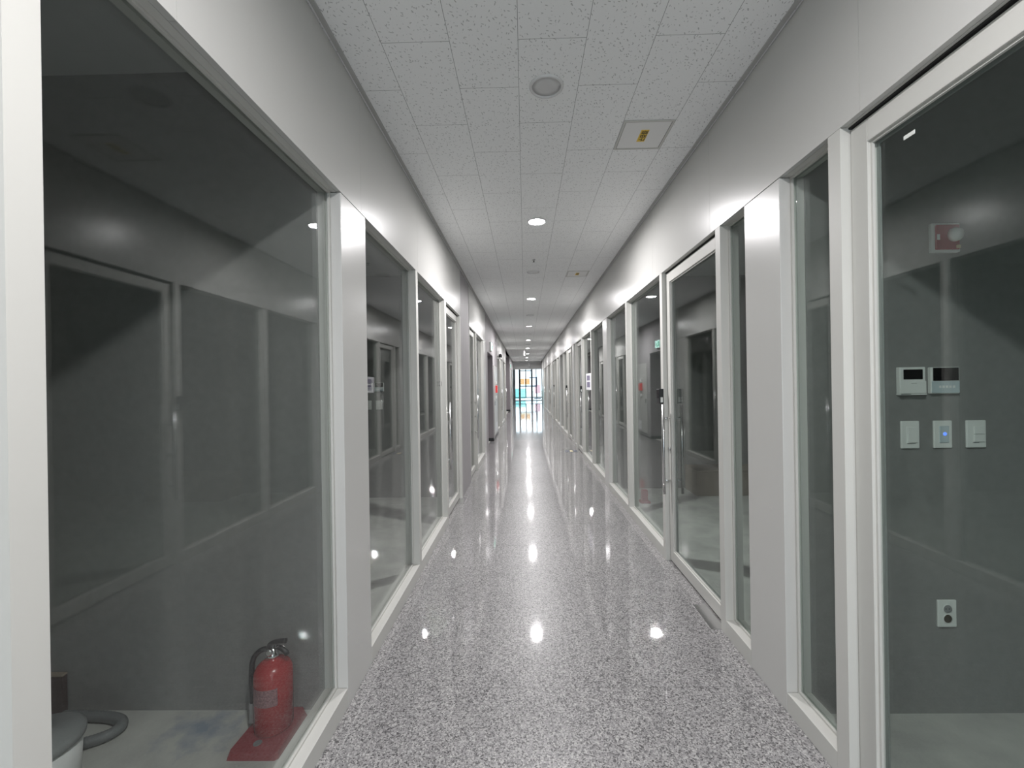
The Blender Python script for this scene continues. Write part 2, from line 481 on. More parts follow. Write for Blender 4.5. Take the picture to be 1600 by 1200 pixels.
def door(side, y0, y1, handle='far', j0=0.03, j1=0.03, handles=True):
    DN[0] += 1
    root = empty('door_%d' % DN[0], (X(side, 0), y0, 0)); root['kind'] = 'structure'
    s, w = side, y1 - y0
    jamb_head(root, side, w, j0, j1)
    obj('track', B(s * 0.03, s * 0.085, j0, w - j1, ZH - 0.006, ZH), M_SHADOW, root)
    a, b_ = j0 + 0.004, w - j1 - 0.004
    d0, d1 = 0.034, 0.078
    SW, zt, zb = 0.072, 2.326, 0.012
    obj('stile', B(s * d0, s * d1, a, a + SW, zb, zt, bev=0.002), M_FRAME, root)
    obj('stile', B(s * d0, s * d1, b_ - SW, b_, zb, zt, bev=0.002), M_FRAME, root)
    obj('top_rail', B(s * d0, s * d1, a + SW, b_ - SW, zt - 0.078, zt, bev=0.002), M_FRAME, root)
    obj('bottom_rail', B(s * d0, s * d1, a + SW, b_ - SW, zb, zb + 0.085, bev=0.002), M_FRAME, root)
    obj('pane', B(s * 0.054, s * 0.064, a + SW - 0.004, b_ - SW + 0.004, zb + 0.08, zt - 0.074), M_GLASS if s < 0 else M_GLASSR, root)
    bead = bead_loop(s, a + SW, b_ - SW, zb + 0.085, zt - 0.078, 0.044, 0.053, t=0.008)
    obj('glazing_bead', bead, M_FRAME, root)
    obj('sealant', bead_loop(s, a + SW, b_ - SW, zb + 0.085, zt - 0.078, 0.0645, 0.070, t=0.012), M_SEAL, root)
    if handles:
        yh = (b_ - 0.035) if handle == 'far' else (a + 0.035)
        for sg in (-1, 1):
            d = d0 - 0.052 if sg < 0 else d1 + 0.052
            hb = bmesh.new(); tube(hb, [(s * d, yh, 0.55), (s * d, yh, 1.27)], 0.011, n=14)
            h = obj('handle', hb, M_STEEL, root)
            for z in (0.66, 1.16):
                e = bmesh.new(); tube(e, [(s * d, yh, z), (s * (d0 if sg < 0 else d1), yh, z)], 0.008, n=10)
                obj('bracket', e, M_CHROME, h)
        lk = bmesh.new(); lathe(lk, [(0.016, 0), (0.016, 0.010), (0.011, 0.014), (0.005, 0.014)], 20, (0, yh, 0.915), 'x')
        for v in lk.verts: v.co.x = s * (d0 - v.co.x)
        bmesh.ops.recalc_face_normals(lk, faces=lk.faces[:])
        obj('lock', lk, M_CHROME, root)
    return root

P = 3.98      # length of one bay between posts
# right wall -------------------------------------------------------
RP = [1.893 + P * k for k in range(-1, 7)]          # near edge of each post
R_SEAM = [1.44 + 1.153 * k for k in range(-7, 25)]
fascia(1, Y0, YE, R_SEAM)
for y in RP: post(1, y, y + 0.298)
post(1, Y0, RP[0] - 0.7)                             # plain wall behind the camera
right_doors = []
def bay_A(y):    # sliver, door, window, window (y = far edge of the near post)
    window(1, y, y + 0.303, 0.003, 0.03)
    d = door(1, y + 0.303, y + 1.343, 'far'); right_doors.append((d, y + 1.343))
    window(1, y + 1.343, y + 2.563); window(1, y + 2.563, y + P - 0.298, 0.03, 0.003)
def bay_B(y):    # window, window, door, sliver
    window(1, y, y + 1.119, 0.003, 0.03); window(1, y + 1.119, y + 2.339)
    d = door(1, y + 2.339, y + 3.349, 'near'); right_doors.append((d, y + 2.339))
    window(1, y + 3.349, y + P - 0.298, 0.03, 0.003)
bay_B(RP[0] + 0.298)
for k in range(1, 7):
    (bay_A if k % 2 else bay_B)(RP[k] + 0.298)
yr = RP[7] + 0.298
post(1, yr, YE)
# left wall --------------------------------------------------------
L_SEAM = [1.018 + 1.159 * k for k in range(-6, 8)]
fascia(-1, Y0, 5.545, L_SEAM)
post(-1, Y0, -0.40)
window(-1, -0.40, 0.697, 0.003, 0.028)
window(-1, 0.697, 1.932, 0.028, 0.003)
post(-1, 1.932, 2.232)
window(-1, 2.232, 3.293, 0.003, 0.03)
window(-1, 3.293, 4.47, 0.03, 0.04)
door(-1, 4.47, 5.545, 'near', 0.05, 0.08)
post(-1, 5.545, 6.36, z1=ZC - 0.006, m=M_PIER)
struct('trim_shadow_joint', B(XL - 0.012, XL - 0.10, 6.36, 6.40, 0, ZC), M_SHADOW)
fascia(-1, 6.40, 9.0, [7.55, 8.70])
door(-1, 6.40, 7.29, 'far', 0.03, 0.03)
window(-1, 7.29, 8.60)
post(-1, 8.60, 9.0)
# wall with the dark doorway
bm = bmesh.new()
box(bm, XL, XL - 0.12, 9.0, 9.45, 0, ZC - 0.006); box(bm, XL, XL - 0.12, 11.0, 12.85, 0, ZC - 0.006); box(bm, XL, XL - 0.12, 9.45, 11.0, 2.19, ZC - 0.006)
struct('wall_left_lift_hall', bm, M_PIER)
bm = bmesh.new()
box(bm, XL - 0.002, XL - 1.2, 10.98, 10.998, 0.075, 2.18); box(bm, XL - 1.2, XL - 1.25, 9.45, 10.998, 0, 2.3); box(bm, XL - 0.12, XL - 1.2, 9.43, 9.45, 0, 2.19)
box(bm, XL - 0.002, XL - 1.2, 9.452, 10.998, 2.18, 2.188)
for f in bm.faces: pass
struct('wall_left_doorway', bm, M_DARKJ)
bm = bmesh.new(); box(bm, XL + 0.004, XL - 1.2, 10.965, 10.998, 0.0, 0.075); box(bm, XL + 0.006, XL - 0.01, 11.02, 12.85, 0, 0.03)
struct('baseboard_left', bm, M_BLACK)
# further glazed stretch
fascia(-1, 12.85, 18.45, [14.0, 15.15, 16.3, 17.45])
window(-1, 12.85, 13.95, 0.03, 0.03); door(-1, 13.95, 14.95, 'far'); window(-1, 14.95, 15.9, 0.03, 0.003)
post(-1, 15.9, 16.2); window(-1, 16.2, 17.3, 0.003, 0.03); door(-1, 17.3, 18.3, 'far'); post(-1, 18.3, 18.45)
# side opening with a full-height return and the last bays
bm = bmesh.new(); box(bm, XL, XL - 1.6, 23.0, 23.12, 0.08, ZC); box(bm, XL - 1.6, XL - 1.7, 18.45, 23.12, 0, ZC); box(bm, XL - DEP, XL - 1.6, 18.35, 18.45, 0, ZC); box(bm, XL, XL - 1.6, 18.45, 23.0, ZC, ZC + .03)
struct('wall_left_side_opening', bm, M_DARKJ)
struct('baseboard_left_side_opening', B(XL + 0.004, XL - 1.6, 22.985, 23.1, 0, 0.08), M_BLACK)
fascia(-1, 23.12, YE, [24.3, 25.5, 26.7], M_PIER)
post(-1, 23.12, 24.4, m=M_PIER); window(-1, 24.4, 25.5, 0.003); door(-1, 25.5, 26.5, 'far'); window(-1, 26.5, 27.6, 0.03, 0.003); post(-1, 27.6, YE)

# partitions between the units ------------------------------------
for (a, b_) in ((1.914, 2.225), (5.55, 6.36), (9.0, 9.43), (12.4, 12.7), (15.9, 16.2)):
    struct('wall_partition_left', B(-5.2, XL - DEP, a, b_, 0, ZR), M_PART)
struct('wall_partition_left', B(-5.2, XL - DEP, -3.0, -0.45, 0, ZR), M_PART)
for k, y in enumerate(RP):
    a = 1.880 if k == 1 else y + 0.005
    struct('wall_partition_right', B(XR + DEP, 5.5, a, y + 0.29, 0, ZR), M_PART)

# ------------------------------------------------------------------ window at the far end
ew = empty('window_end', (0, 37.0, 0)); ew['kind'] = 'structure'
for (a, b_) in ((-0.93, -0.84), (-0.55, -0.39), (0.50, 0.66), (1.42, 1.53)):
    obj('mullion', B(a, b_, 0.0, 0.14, 0.0, 2.72), M_ALU, ew)
for (a, b_) in ((0.02, 0.10), (0.935, 1.005)):
    obj('glazing_bar', B(a, b_, 0.03, 0.09, 0.31, 2.72), M_SLATE, ew)
obj('bottom_rail', B(-0.85, 1.44, 0.02, 0.10, 0.24, 0.31), M_SLATE, ew)
obj('threshold', B(-0.93, 1.53, -0.05, 0.14, 0.0, 0.04), M_ALU, ew)
obj('head', B(-0.415, 0.525, 0.03, 0.11, 2.56, 2.64), M_ALU, ew)
obj('pane', B(-0.85, 1.44, 0.055, 0.065, 0.04, 2.72), M_CLEAR, ew)

# outside, beyond the end window
struct('ground_outside', B(-30, 30, 37.2, 90, -0.14, -0.04), M_PAVE)
tag(obj('hoarding', B(-2.6, 0.05, 44.0, 44.08, -0.04, 0.98), M_CYAN), 'cyan hoarding board standing outside behind the far glass window', 'hoarding')
sg = thing('signboard', 'orange and cream signboard in a slate frame seen through the far window', 'signboard', (0.35, 40.5, 0))
bm = bmesh.new(); box(bm, -0.80, -0.42, 0, 0.03, 1.42, 1.96); box(bm, -0.40, 0.10, 0, 0.03, 1.42, 1.96)
obj('orange_panel', bm, M_ORANGE, sg)
obj('cream_panel', B(-0.86, 0.14, -0.01, 0, 1.31, 1.42), M_CREAM, sg)
bm = bmesh.new(); box(bm, -0.86, 0.78, 0, 0.06, 1.16, 1.30); box(bm, 0.0, 0.78, 0, 0.06, 1.98, 2.10); box(bm, 0.64, 0.78, 0, 0.06, 1.30, 1.98)
obj('frame', bm, M_SLATE, sg)
for x in (-0.8, 0.72): obj('leg', B(x - 0.03, x + 0.03, 0.0, 0.06, -0.04, 1.16), M_SLATE, sg)
pk = thing('banner', 'pink upright banner on a dark base outside at the right of the far window', 'banner', (1.15, 42.0, 0))
obj('cloth', B(-0.22, 0.32, 0, 0.03, 0.5, 1.35), M_PINK, pk); obj('base', B(-0.28, 0.38, -0.1, 0.13, -0.04, 0.06), M_SLATE, pk)
obj('pole', B(0.02, 0.06, 0.03, 0.06, 0.06, 2.4), M_SLATE, pk)

# ------------------------------------------------------------------ ceiling things
def downlight(name, label, lit, loc, group):
    t = thing(name, label, 'ceiling light', loc, group)
    bm = bmesh.new(); lathe(bm, [(0.072, -0.002), (0.075, -0.010), (0.081, -0.009), (0.087, -0.003), (0.087, 0.001), (0.072, 0.001)], 48, cap=False)
    obj('rim', bm, M_RIM, t)
    bm = bmesh.new(); lathe(bm, [(0.001, -0.006), (0.04, -0.0055), (0.072, -0.002), (0.072, 0.0005)], 48)
    obj('lens', bm, M_LIT if lit else M_LENS, t)
    if lit:
        ld = bpy.data.lights.new('led', 'AREA'); ld.shape = 'DISK'; ld.size = 0.14
        ld.energy = LAMP_W; ld.color = (1.0, 0.972, 0.98); ld.spread = math.radians(174)
        lo = bpy.data.objects.new('led', ld); COL.objects.link(lo); lo.parent = t
        lo.location = (0, 0, -0.0075)
    return t
LX = 0.131
GL, GU = 'lit downlights along the ceiling', 'unlit downlights along the ceiling'
ordn = ['nearest', 'second', 'third', 'fourth', 'fifth', 'sixth', 'seventh']
LY = [-3.0, 0.12, 3.965, 7.565, 11.165, 14.7, 18.05, 21.35, 24.55, 27.65]
first = None
for k in range(-2, 8):
    y = LY[k + 2]
    if 0 <= k < 7:
        lab = ('nearest lit round downlight in the tiled ceiling ahead, glaring white' if k == 0 else
               '%s lit round downlight counted along the tiled ceiling, glowing white' % ordn[k])
    elif k == 7: lab = 'eighth lit round downlight, last before the white bulkhead'
    else: lab = 'lit round downlight in the tiled ceiling overhead of the viewer' if k == -1 else 'lit round downlight in the tiled ceiling behind the viewer'
    if first is None:
        first = downlight('downlight', lab, True, (LX, y, ZC), GL)
    else:
        dup(first, (LX, y, ZC), lab)
firstu = None
for k in range(0, 7):
    y = 2.170 if k == 0 else (LY[k + 1] + LY[k + 2]) / 2
    lab = ['large unlit grey downlight in the ceiling beside the access hatch', 'second unlit downlight, between the nearest and second glowing lights',
           'unlit downlight between the second and third glowing lights', 'unlit downlight between the third and fourth glowing lights',
           'unlit downlight between the fourth and fifth glowing lights', 'unlit downlight between the fifth and sixth glowing lights',
           'unlit downlight between the sixth and seventh glowing lights'][k]
    if firstu is None: firstu = downlight('downlight', lab, False, (LX, y, ZC), GU)
    else: dup(firstu, (LX, y, ZC), lab)

def hatch(loc, label, first=None):
    if first is not None:
        return dup(first, loc, label)
    t = thing('access_hatch', label, 'hatch', loc, 'ceiling access hatches')
    w, h = 0.147, 0.150
    bm = bmesh.new()
    box(bm, -w, w, -h, -h + 0.012, -0.005, 0.0); box(bm, -w, w, h - 0.012, h, -0.005, 0.0)
    box(bm, -w, -w + 0.012, -h + 0.012, h - 0.012, -0.005, 0); box(bm, w - 0.012, w, -h + 0.012, h - 0.012, -0.005, 0)
    obj('frame', bm, M_FRAME, t)
    bm = bmesh.new()
    q = w - 0.015; r = h - 0.015
    box(bm, -q, q, -r, r, -0.0035, 0.0)
    pan = obj('panel', bm, M_WHITE2, t)
    bm = bmesh.new()
    for a in ((-w + .012, -q, -r, r), (q, w - .012, -r, r), (-q, q, -h + .012, -r), (-q, q, r, h - .012)):
        box(bm, *a, -0.002, 0.0)
    obj('gap', bm, M_SHADOW, t)
    st = obj('sticker', B(-0.024, 0.024, -0.062, 0.062, -0.0042, -0.0035), M_YEL, t)
    cu = bpy.data.curves.new('hatch_lettering', 'FONT'); cu.body = '\uc810\uac80\uad6c'
    cu.size = 0.040; cu.align_x = 'CENTER'; cu.align_y = 'CENTER'; cu.extrude = 0.0003; cu.offset = 0.0011
    tmp = bpy.data.objects.new('lettering_curve', cu)
    me = bpy.data.meshes.new_from_object(tmp)
    bpy.data.objects.remove(tmp)
    me.materials.clear(); me.materials.append(M_INK)
    lt = bpy.data.objects.new('lettering', me); COL.objects.link(lt); lt.parent = st
    # seen from below, reading along the corridor
    lt.matrix_local = Matrix.Translation((0, 0, -0.0046)) @ Matrix.Rotation(PI / 2, 4, 'Z') @ Matrix.Rotation(PI, 4, 'X')
    return t
h1 = hatch((0.741, 2.623, ZC), 'ceiling access hatch with a yellow sticker beside the large unlit downlight')
hatch((0.741, 5.905, ZC), 'farther ceiling access hatch with a yellow sticker, beyond the nearest lit downlight', h1)

sp = thing('sprinkler', 'small dark sprinkler head in the ceiling past the nearest lit downlight', 'sprinkler', (0.128, 5.20, ZC))
bm = bmesh.new(); lathe(bm, [(0.022, 0.0), (0.022, -0.004), (0.008, -0.006), (0.007, -0.022)], 20); obj('escutcheon', bm, M_STEEL, sp)
bm = bmesh.new(); lathe(bm, [(0.005, -0.022), (0.013, -0.025), (0.013, -0.027), (0.004, -0.030)], 16); obj('deflector', bm, M_BLACK, sp)

def hang_sign(loc, label, w):
    t = thing('hanging_sign', label, 'sign', loc, 'hanging signs under the ceiling')
    obj('board', B(-0.03, 0.03, -0.25, 0.25, -0.27, -0.03), M_WHITE2, t)
    for y in (-0.18, 0.18):
        bm = bmesh.new(); tube(bm, [(0, y, -0.03), (0, y, 0)], 0.006, 8); obj('rod', bm, M_STEEL, t)
    return t
hang_sign((-0.015, 18.9, ZC), 'nearer white hanging sign seen edge-on under the corridor ceiling', 0)
hang_sign((0.30, 29.5, ZC), 'farther white hanging sign seen edge-on in front of the white bulkhead', 0)
for y in (18.6, 27.2):
    struct('trim_ceiling_cross', B(XL + 0.03, XR - 0.03, y, y + 0.10, ZC - 0.006, ZC + 0.002), M_WHITE2)

# ------------------------------------------------------------------ left unit: extinguisher, its stand, vacuum, box
st = thing('extinguisher_stand', 'flat red plastic stand on the unit floor under the fire extinguisher', 'stand', (-1.088, 1.782, 0))
bm = bmesh.new()
out = [(-0.10, -0.13), (0.09, -0.13), (0.10, -0.12), (0.10, 0.10), (0.075, 0.128), (-0.06, 0.128), (-0.105, 0.05), (-0.11, -0.11)]
vb = [bm.verts.new((x, y, 0)) for x, y in out]; vt = [bm.verts.new((x * 0.93, y * 0.94, 0.022)) for x, y in out]
bm.faces.new(vb[::-1]); bm.faces.new(vt)
for i in range(len(out)):
    j = (i + 1) % len(out); bm.faces.new((vb[i], vb[j], vt[j], vt[i]))
obj('base', bm, M_REDP, st)
bm = bmesh.new()
for (cx, cy) in ((0.0, -0.092),):
    lathe(bm, [(0.016, 0.0222), (0.016, 0.0235), (0.010, 0.0235), (0.009, 0.0226)], 20, (cx - 0.012, cy + 0.018, 0))
obj('hole_disc', bm, M_HOSE, st)  # dark disc standing in for the shaded hole in the base

ex = thing('fire_extinguisher', 'red fire extinguisher with black hose standing on the red stand behind the left glass', 'fire extinguisher', (-1.088, 1.802, 0.0225))
bm = bmesh.new(); lathe(bm, [(0.070, 0.0), (0.0745, 0.006), (0.0745, 0.222), (0.072, 0.240), (0.062, 0.259), (0.046, 0.272), (0.030, 0.279), (0.020, 0.282), (0.019, 0.292)], 48)
obj('cylinder', bm, M_RED, ex)
# label wrapped on the front of the cylinder
bm = bmesh.new(); a0, a1, n = -2.55, -0.85, 18; vv = []
for i in range(n + 1):
    t = a0 + (a1 - a0) * i / n
    vv.append((bm.verts.new((0.0752 * math.cos(t), 0.0752 * math.sin(t), 0.125 + 0.0)), bm.verts.new((0.0752 * math.cos(t), 0.0752 * math.sin(t), 0.195))))
for p, q in zip(vv, vv[1:]): bm.faces.new((p[0], q[0], q[1], p[1]))
lb = obj('label_band', bm, M_LABEL, ex); lb['label'] = 'pale printed label'
bm = bmesh.new(); lathe(bm, [(0.020, 0.287), (0.022, 0.289), (0.022, 0.305), (0.016, 0.309), (0.016, 0.330)], 24)
obj('valve', bm, M_CHROME, ex)
bm = bmesh.new(); lathe(bm, [(0.013, 0), (0.014, 0.002), (0.014, 0.012), (0.010, 0.014)], 20, (-0.002, 0, 0.320), 'y')
for v in bm.verts: v.co.y = -0.016 - v.co.y
bmesh.ops.recalc_face_normals(bm, faces=bm.faces[:]); obj('gauge', bm, M_STEEL, ex)
bm = bmesh.new()
tube(bm, [(-0.016, -0.002, 0.328), (-0.008, -0.006, 0.345), (0.02, -0.008, 0.358), (0.062, -0.010, 0.362)], 0.0105, 10, 5)
obj('lever', bm, M_BLACK, ex)
bm = bmesh.new(); tube(bm, [(0.010, -0.002, 0.330), (0.030, -0.006, 0.333), (0.058, -0.010, 0.318), (0.066, -0.010, 0.305)], 0.0105, 10, 5)
obj('grip', bm, M_BLACK, ex)
bm = bmesh.new(); tube(bm, [(0.022, -0.012, 0.352), (0.020, -0.016, 0.336), (0.036, -0.018, 0.346)], 0.0015, 6, 4); obj('safety_pin', bm, M_STEEL, ex)
bm = bmesh.new(); tube(bm, [(-0.014, 0, 0.322), (-0.045, -0.008, 0.322), (-0.075, -0.015, 0.290), (-0.083, -0.016, 0.22), (-0.083, -0.014, 0.14), (-0.085, -0.012, 0.105)], 0.0110, 12, 8)
obj('hose', bm, M_BLACK, ex)
bm = bmesh.new(); lathe(bm, [(0.0112, 0.108), (0.0125, 0.100), (0.0125, 0.03), (0.0145, 0.022)], 16, (-0.086, -0.011, 0)); nz = obj('nozzle', bm, M_GREYP, ex); nz['label'] = 'pale grey nozzle'

vc = thing('vacuum_cleaner', 'pale drum vacuum cleaner with a dark lid behind the nearest left mullion', 'vacuum cleaner', (-1.803, 1.515, 0))
bm = bmesh.new(); lathe(bm, [(0.120, 0), (0.128, 0.01), (0.136, 0.165)], 40); obj('drum', bm, M_WHITE2, vc)
bm = bmesh.new(); lathe(bm, [(0.138, 0.163), (0.145, 0.168), (0.145, 0.186), (0.132, 0.198), (0.04, 0.204), (0.038, 0.222), (0.001, 0.224)], 40); obj('lid', bm, M_GREYP, vc)
hs = bmesh.new()
tube(hs, [(-0.25, 0.335, 0.025), (-0.16, 0.335, 0.025), (-0.02, 0.325, 0.025), (0.055, 0.29, 0.025), (0.055, 0.235, 0.025), (-0.02, 0.185, 0.027), (-0.09, 0.15, 0.06), (-0.11, 0.10, 0.12)], 0.021, 14, 16, ribs=0.05)
obj('hose', hs, M_HOSE, vc)
bx = thing('hardboard_sheet', 'dark brown board leaning on the grey partition behind the pale vacuum cleaner', 'board', (-2.295, 1.897, 0))
obj('panel', B(-0.2, 0.20, -0.010, 0.012, 0.0, 0.17, bev=0.002), M_BROWN, bx)
obj('edging', B(-0.2, 0.20, -0.012, 0.013, 0.171, 0.180, bev=0.002), M_CARD, bx)

# ------------------------------------------------------------------ right unit: things on the dark partition (face at y = 1.88)
YP = 1.880
def wbox(x0, x1, z0, z1, d0, d1, bev=0.0):      # local box standing d0..d1 off the partition, toward the camera
    return B(x0, x1, -d1, -d0, z0, z1, bev=bev)
al = thing('fire_alarm', 'red fire alarm in a white frame high on the dark right partition', 'alarm', (1.812, YP, 2.052))
obj('frame', wbox(-0.060, 0.060, -0.063, 0.063, 0, 0.018, 0.004), M_WHITE, al)
obj('face', wbox(-0.049, 0.051, -0.053, 0.053, 0.018, 0.026, 0.003), M_REDP, al)
bm = bmesh.new(); lathe(bm, [(0.029, 0), (0.029, 0.010), (0.024, 0.020), (0.010, 0.026), (0.001, 0.027)], 28, (0.026, 0, 0.008), 'y')
for v in bm.verts: v.co.y = -0.026 - v.co.y
bmesh.ops.recalc_face_normals(bm, faces=bm.faces[:]); o = obj('sounder', bm, M_WHITE, al); o['label'] = 'white round sounder'
obj('tag', wbox(-0.046, -0.034, -0.012, 0.012, 0.0262, 0.027), M_WHITE, al)
obj('lamp', wbox(0.034, 0.048, -0.050, -0.036, 0.0262, 0.032), M_CREAM, al)

th = thing('thermostat', 'white thermostat with a small dark display beside the wider-screened intercom', 'thermostat', (1.6605, YP, 1.381)); th.scale = (0.91, 0.80, 1)
obj('case', wbox(-0.060, 0.060, 0.004, 0.118, 0, 0.024, 0.003), M_WHITE, th)
obj('display', wbox(-0.043, 0.046, 0.066, 0.108, 0.0242, 0.0255), M_SCREEN, th)
obj('cover', wbox(-0.0605, 0.0605, 0.006, 0.058, 0.0242, 0.0275, 0.001), M_WHITE, th)
obj('logo_bar', wbox(-0.010, 0.017, 0.0475, 0.0495, 0.0276, 0.028), M_GREYP, th)
obj('lip', wbox(-0.060, 0.0612, -0.001, 0.0045, 0, 0.028), M_WHITE, th)
obj('vent', wbox(-0.057, -0.012, 0.0005, 0.004, 0.028, 0.0285), M_GREYP, th)
ic = thing('intercom', 'white door intercom with a wide black screen on the dark right partition', 'intercom', (1.801, YP, 1.384)); ic.scale = (0.97, 0.80, 1)
obj('case', wbox(-0.0625, 0.0625, 0, 0.113, 0, 0.020, 0.003), M_WHITE, ic)
obj('screen', wbox(-0.053, 0.058, 0.055, 0.111, 0.0202, 0.0215), M_SCREEN, ic)
obj('control_panel', wbox(-0.060, 0.061, 0.003, 0.053, 0.0202, 0.0225, 0.001), M_PANELB, ic)
for i in range(5):
    obj('button', wbox(-0.030 + i * 0.015, -0.020 + i * 0.015, 0.024, 0.034, 0.0226, 0.0238), M_WHITE, ic)

def plate(name, label, cat, loc, group=None, w=0.0385, h=0.059):
    t = thing(name, label, cat, loc, group)
    obj('plate', wbox(-w, w, -h, h, 0, 0.009, 0.003), M_WHITE, t)
    return t
G = 'switch plates in a row on the partition'
s1 = plate('light_switch', 'white switch with one tall rocker under the thermostat', 'switch', (1.657, YP, 1.208), G)
obj('surround', wbox(-0.017, 0.027, -0.038, 0.036, 0.0092, 0.0105, 0.001), M_WHITE, s1)
o = obj('rocker', wbox(-0.015, 0.025, -0.034, 0.033, 0.0107, 0.0150, 0.002), M_WHITE, s1); o['label'] = 'one tall rocker'
obj('shadow_strip', wbox(-0.016, 0.020, -0.0385, -0.0362, 0.0107, 0.0112), M_GREYP, s1)  # raised grey strip, coloured as the shadow line under the rocker
s2 = plate('light_switch', 'white touch switch with a blue light under the intercom', 'switch', (1.796, YP, 1.208), G)
obj('touch_panel', wbox(-0.017, 0.023, -0.036, 0.036, 0.0092, 0.0115, 0.002), M_PANELB, s2)
bm = bmesh.new(); lathe(bm, [(0.0075, 0), (0.0075, 0.0012), (0.004, 0.0018)], 16, (0.004, 0, 0.002), 'y')
for v in bm.verts: v.co.y = -0.0117 - v.co.y
bmesh.ops.recalc_face_normals(bm, faces=bm.faces[:]); o = obj('indicator', bm, M_LED, s2); o['label'] = 'glowing blue indicator'
s3 = plate('light_switch', 'white switch with two stacked rockers, rightmost of the three switches', 'switch', (1.937, YP, 1.208), G, w=0.041)
obj('rocker', wbox(-0.013, 0.029, 0.000, 0.033, 0.0092, 0.0140, 0.002), M_WHITE, s3)
obj('rocker', wbox(-0.015, 0.029, -0.034, -0.002, 0.0092, 0.0140, 0.002), M_WHITE, s3)
obj('shadow_strip', wbox(-0.016, 0.010, -0.0385, -0.0355, 0.0092, 0.0100), M_GREYP, s3)  # shadow below the lower rocker, drawn as a grey strip
ol = plate('power_outlet', 'white double power outlet low on the dark right partition', 'outlet', (1.802, YP, 0.436), None, 0.0395, 0.058)
for (z, nm) in ((0.021, 0), (-0.021, 1)):
    bm = bmesh.new(); lathe(bm, [(0.0175, 0.0), (0.0195, 0.0), (0.0195, 0.002), (0.0175, 0.002)], 28, (0.0, -0.0110, z), 'y', cap=False); obj('socket_ring', bm, M_WHITE, ol)
    bm = bmesh.new(); lathe(bm, [(0.017, 0.0), (0.017, 0.0006)], 28, (0.0, -0.0098, z), 'y'); sk = obj('socket', bm, M_BRONZE if nm else M_GREYP, ol)
    bm = bmesh.new()
    for dx in (-0.007, 0.007): lathe(bm, [(0.0026, 0), (0.0026, 0.0004)], 12, (dx, -0.0106, z), 'y')
    obj('pin_hole', bm, M_BLACK, sk)

# the same fittings on the far partition of the second left unit
dup(th, (-2.040, 5.55, 1.381), 'thermostat seen through the left window past the post, on the far partition')
dup(ic, (-1.900, 5.55, 1.384), 'intercom seen through the left window past the post, on the far partition')
dup(s1, (-2.043, 5.55, 1.208), 'rocker switch under the thermostat in the left unit past the post')
dup(s3, (-1.905, 5.55, 1.208), 'double switch under the intercom in the left unit past the post')

# small sticker on the glass of the near right door
stk = tag(obj('glass_sticker', B(XR + 0.0525, XR + 0.0537, 1.300, 1.338, 2.185, 2.197), M_WHITE), 'tiny white label strip stuck at the top corner of the near right door glass', 'sticker')

# ------------------------------------------------------------------ keypads, notices
def keypad(side, y, label, z0=1.275, z1=1.395, first=None):
    t = thing('keypad_lock', label, 'keypad', (X(side, 0), y, 0), 'black keypads on the right mullions')
    s = -side
    obj('case', B(0, s * 0.036, -0.036, 0.036, z0, z1, bev=0.004), M_BLACK, t)
    obj('touch_face', B(s * 0.0362, s * 0.0375, -0.028, 0.028, z0 + 0.045, z1 - 0.008), M_SCREEN, t)
    o = obj('sticker', B(s * 0.008, s * 0.026, -0.0372, -0.0362, z0 + 0.010, z0 + 0.052), M_WHITE, t); o['label'] = 'white sticker'
    return t
for i, (d, y) in enumerate(right_doors[1:5]):
    keypad(1, y, ['black keypad lock on the mullion beside the nearest handled glass door', 'second black keypad lock along the right wall, past the poster',
                  'third black keypad lock far along the right glazed wall', 'fourth black keypad lock, tiny, far down the right glazed wall'][i])
cr = thing('mullion_sticker', 'small black sticker with a white mark on the left mullion edge', 'sticker', (XL - 0.055, 4.429, 1.468))
obj('backing', B(-0.030, 0.012, -0.0012, -0.0002, -0.025, 0.024), M_BLACK, cr)
bm = bmesh.new(); box(bm, -0.008, 0.006, -0.0016, -0.0013, -0.016, 0.016); obj('mark', bm, M_WHITE, cr)

po = thing('poster', 'white notice with violet print on the right glass between posts', 'poster', (XR + 0.0555, 7.985, 1.48))
obj('sheet', B(-0.001, 0.001, -0.325, 0.325, -0.155, 0.15), M_PAPER, po)
bm = bmesh.new(); box(bm, -0.0016, -0.0011, -0.17, 0.19, 0.02, 0.11); box(bm, -0.0016, -0.0011, -0.17, 0.19, -0.11, -0.01)
obj('print', bm, M_PURPLE, po)

# ------------------------------------------------------------------ left wall far things
es = thing('exit_sign', 'glowing pale green exit sign above the dark doorway on the left', 'sign', (XL, 10.22, 2.35), 'exit signs on the left wall')
obj('case', B(0, 0.04, -0.19, 0.19, -0.10, 0.10, bev=0.004), M_WHITE, es)
obj('face', B(0.0402, 0.0425, -0.175, 0.175, -0.085, 0.085), M_EXIT, es)
bm = bmesh.new()
tube(bm, [(0.043, 0.07, 0.045), (0.043, 0.07, 0.047)], 0.014, 10)
tube(bm, [(0.043, 0.06, 0.03), (0.043, 0.045, -0.015)], 0.010, 8)
tube(bm, [(0.043, 0.045, -0.015), (0.043, 0.075, -0.035), (0.043, 0.06, -0.065)], 0.007, 8)
tube(bm, [(0.043, 0.045, -0.015), (0.043, 0.025, -0.045), (0.043, -0.005, -0.05)], 0.007, 8)
tube(bm, [(0.043, 0.062, 0.026), (0.043, 0.095, 0.005)], 0.006, 8)
box(bm, 0.0426, 0.0435, -0.13, -0.05, -0.07, 0.065)
obj('pictogram', bm, M_EXITG, es)
dup(es, (XL, 23.6, 2.45), 'second exit sign, smaller, glowing past the side opening on the left')
hc = thing('hydrant_cabinet', 'grey steel hydrant cabinet with a red lamp beside the dark doorway', 'cabinet', (XL + 0.001, 11.85, 0))
obj('door', B(0, 0.015, -0.62, 0.62, 0.10, 1.95, bev=0.003), M_PANEL, hc)
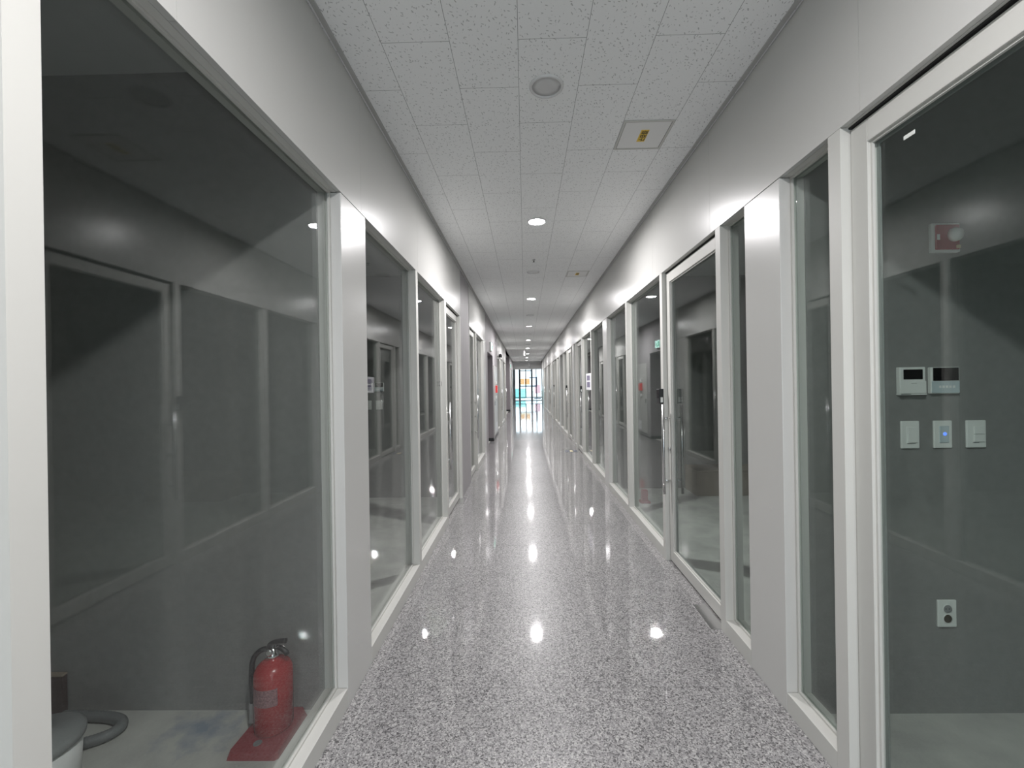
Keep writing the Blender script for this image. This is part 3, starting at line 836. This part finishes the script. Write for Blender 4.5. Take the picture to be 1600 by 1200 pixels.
obj('red_lamp', B(0.0152, 0.065, -0.18, 0.02, 1.22, 1.42, bev=0.01), M_REDL, hc)
obj('speaker', B(0.0152, 0.045, -0.16, 0.0, 1.45, 1.54, bev=0.01), M_WHITE, hc)
obj('button', B(0.0152, 0.04, -0.12, -0.03, 1.06, 1.13, bev=0.006), M_WHITE, hc)
obj('plate', B(0.0152, 0.018, -0.05, 0.25, 0.16, 0.40), M_PAPER, hc)
obj('latch', B(0.0152, 0.035, -0.55, -0.50, 0.9, 1.02, bev=0.004), M_STEEL, hc)
sc_ = thing('security_camera', 'small white wall camera with a dark lens above the hydrant cabinet', 'camera', (XL, 12.75, 2.25))
obj('bracket', B(0, 0.10, -0.03, 0.03, -0.03, 0.0), M_WHITE, sc_)
bm = bmesh.new(); lathe(bm, [(0.05, 0), (0.05, 0.06), (0.03, 0.10), (0.002, 0.11)], 20, (0.10, 0, 0.0)); obj('dome', bm, M_BLACK, sc_)

# ------------------------------------------------------------------ floor things
fb = thing('floor_box', 'metal floor box with dark grilles set in the granite by the right wall', 'floor box', (0.965, 9.18, 0))
obj('plate', B(-0.145, 0.145, -0.16, 0.16, 0.0005, 0.003), M_STEEL, fb)
bm = bmesh.new()
box(bm, -0.125, -0.045, -0.11, 0.11, 0.0031, 0.0038); box(bm, 0.045, 0.125, -0.11, 0.11, 0.0031, 0.0038)
obj('grille', bm, M_SLATE, fb); obj('cap', B(-0.03, 0.03, -0.09, 0.09, 0.0031, 0.0038), M_CREAM, fb)
def spring(loc, label):
    t = thing('floor_spring', label, 'floor spring', loc, 'floor springs under the glass doors')
    obj('cover', B(-0.045, 0.045, -0.14, 0.14, 0.0004, 0.003, bev=0.0008), M_STEEL, t)
    return t
f1 = spring((XR - 0.015, 2.66, 0), 'polished floor spring cover under the handled door on the right')
dup(f1, (XL + 0.015, 5.37, 0), 'polished floor spring cover under the glass door before the mauve pier')

# right unit behind the handled door
cb = thing('storage_box', 'low grey-brown box on the unit floor behind the handled right door', 'box', (2.55, 5.62, 0))
obj('carton', B(-0.40, 0.60, -0.18, 0.22, 0, 0.30, bev=0.004), M_CARD, cb)
obj('lid', B(-0.405, 0.605, -0.185, 0.222, 0.301, 0.325, bev=0.003), M_CARD, cb)
rs = thing('floor_stand', 'small red stand on the unit floor behind the right window', 'stand', (1.42, 5.20, 0))
obj('foot', B(-0.06, 0.06, -0.06, 0.06, 0, 0.02, bev=0.003), M_REDP, rs); obj('column', B(-0.035, 0.035, -0.035, 0.035, 0.02, 0.15, bev=0.003), M_REDP, rs)
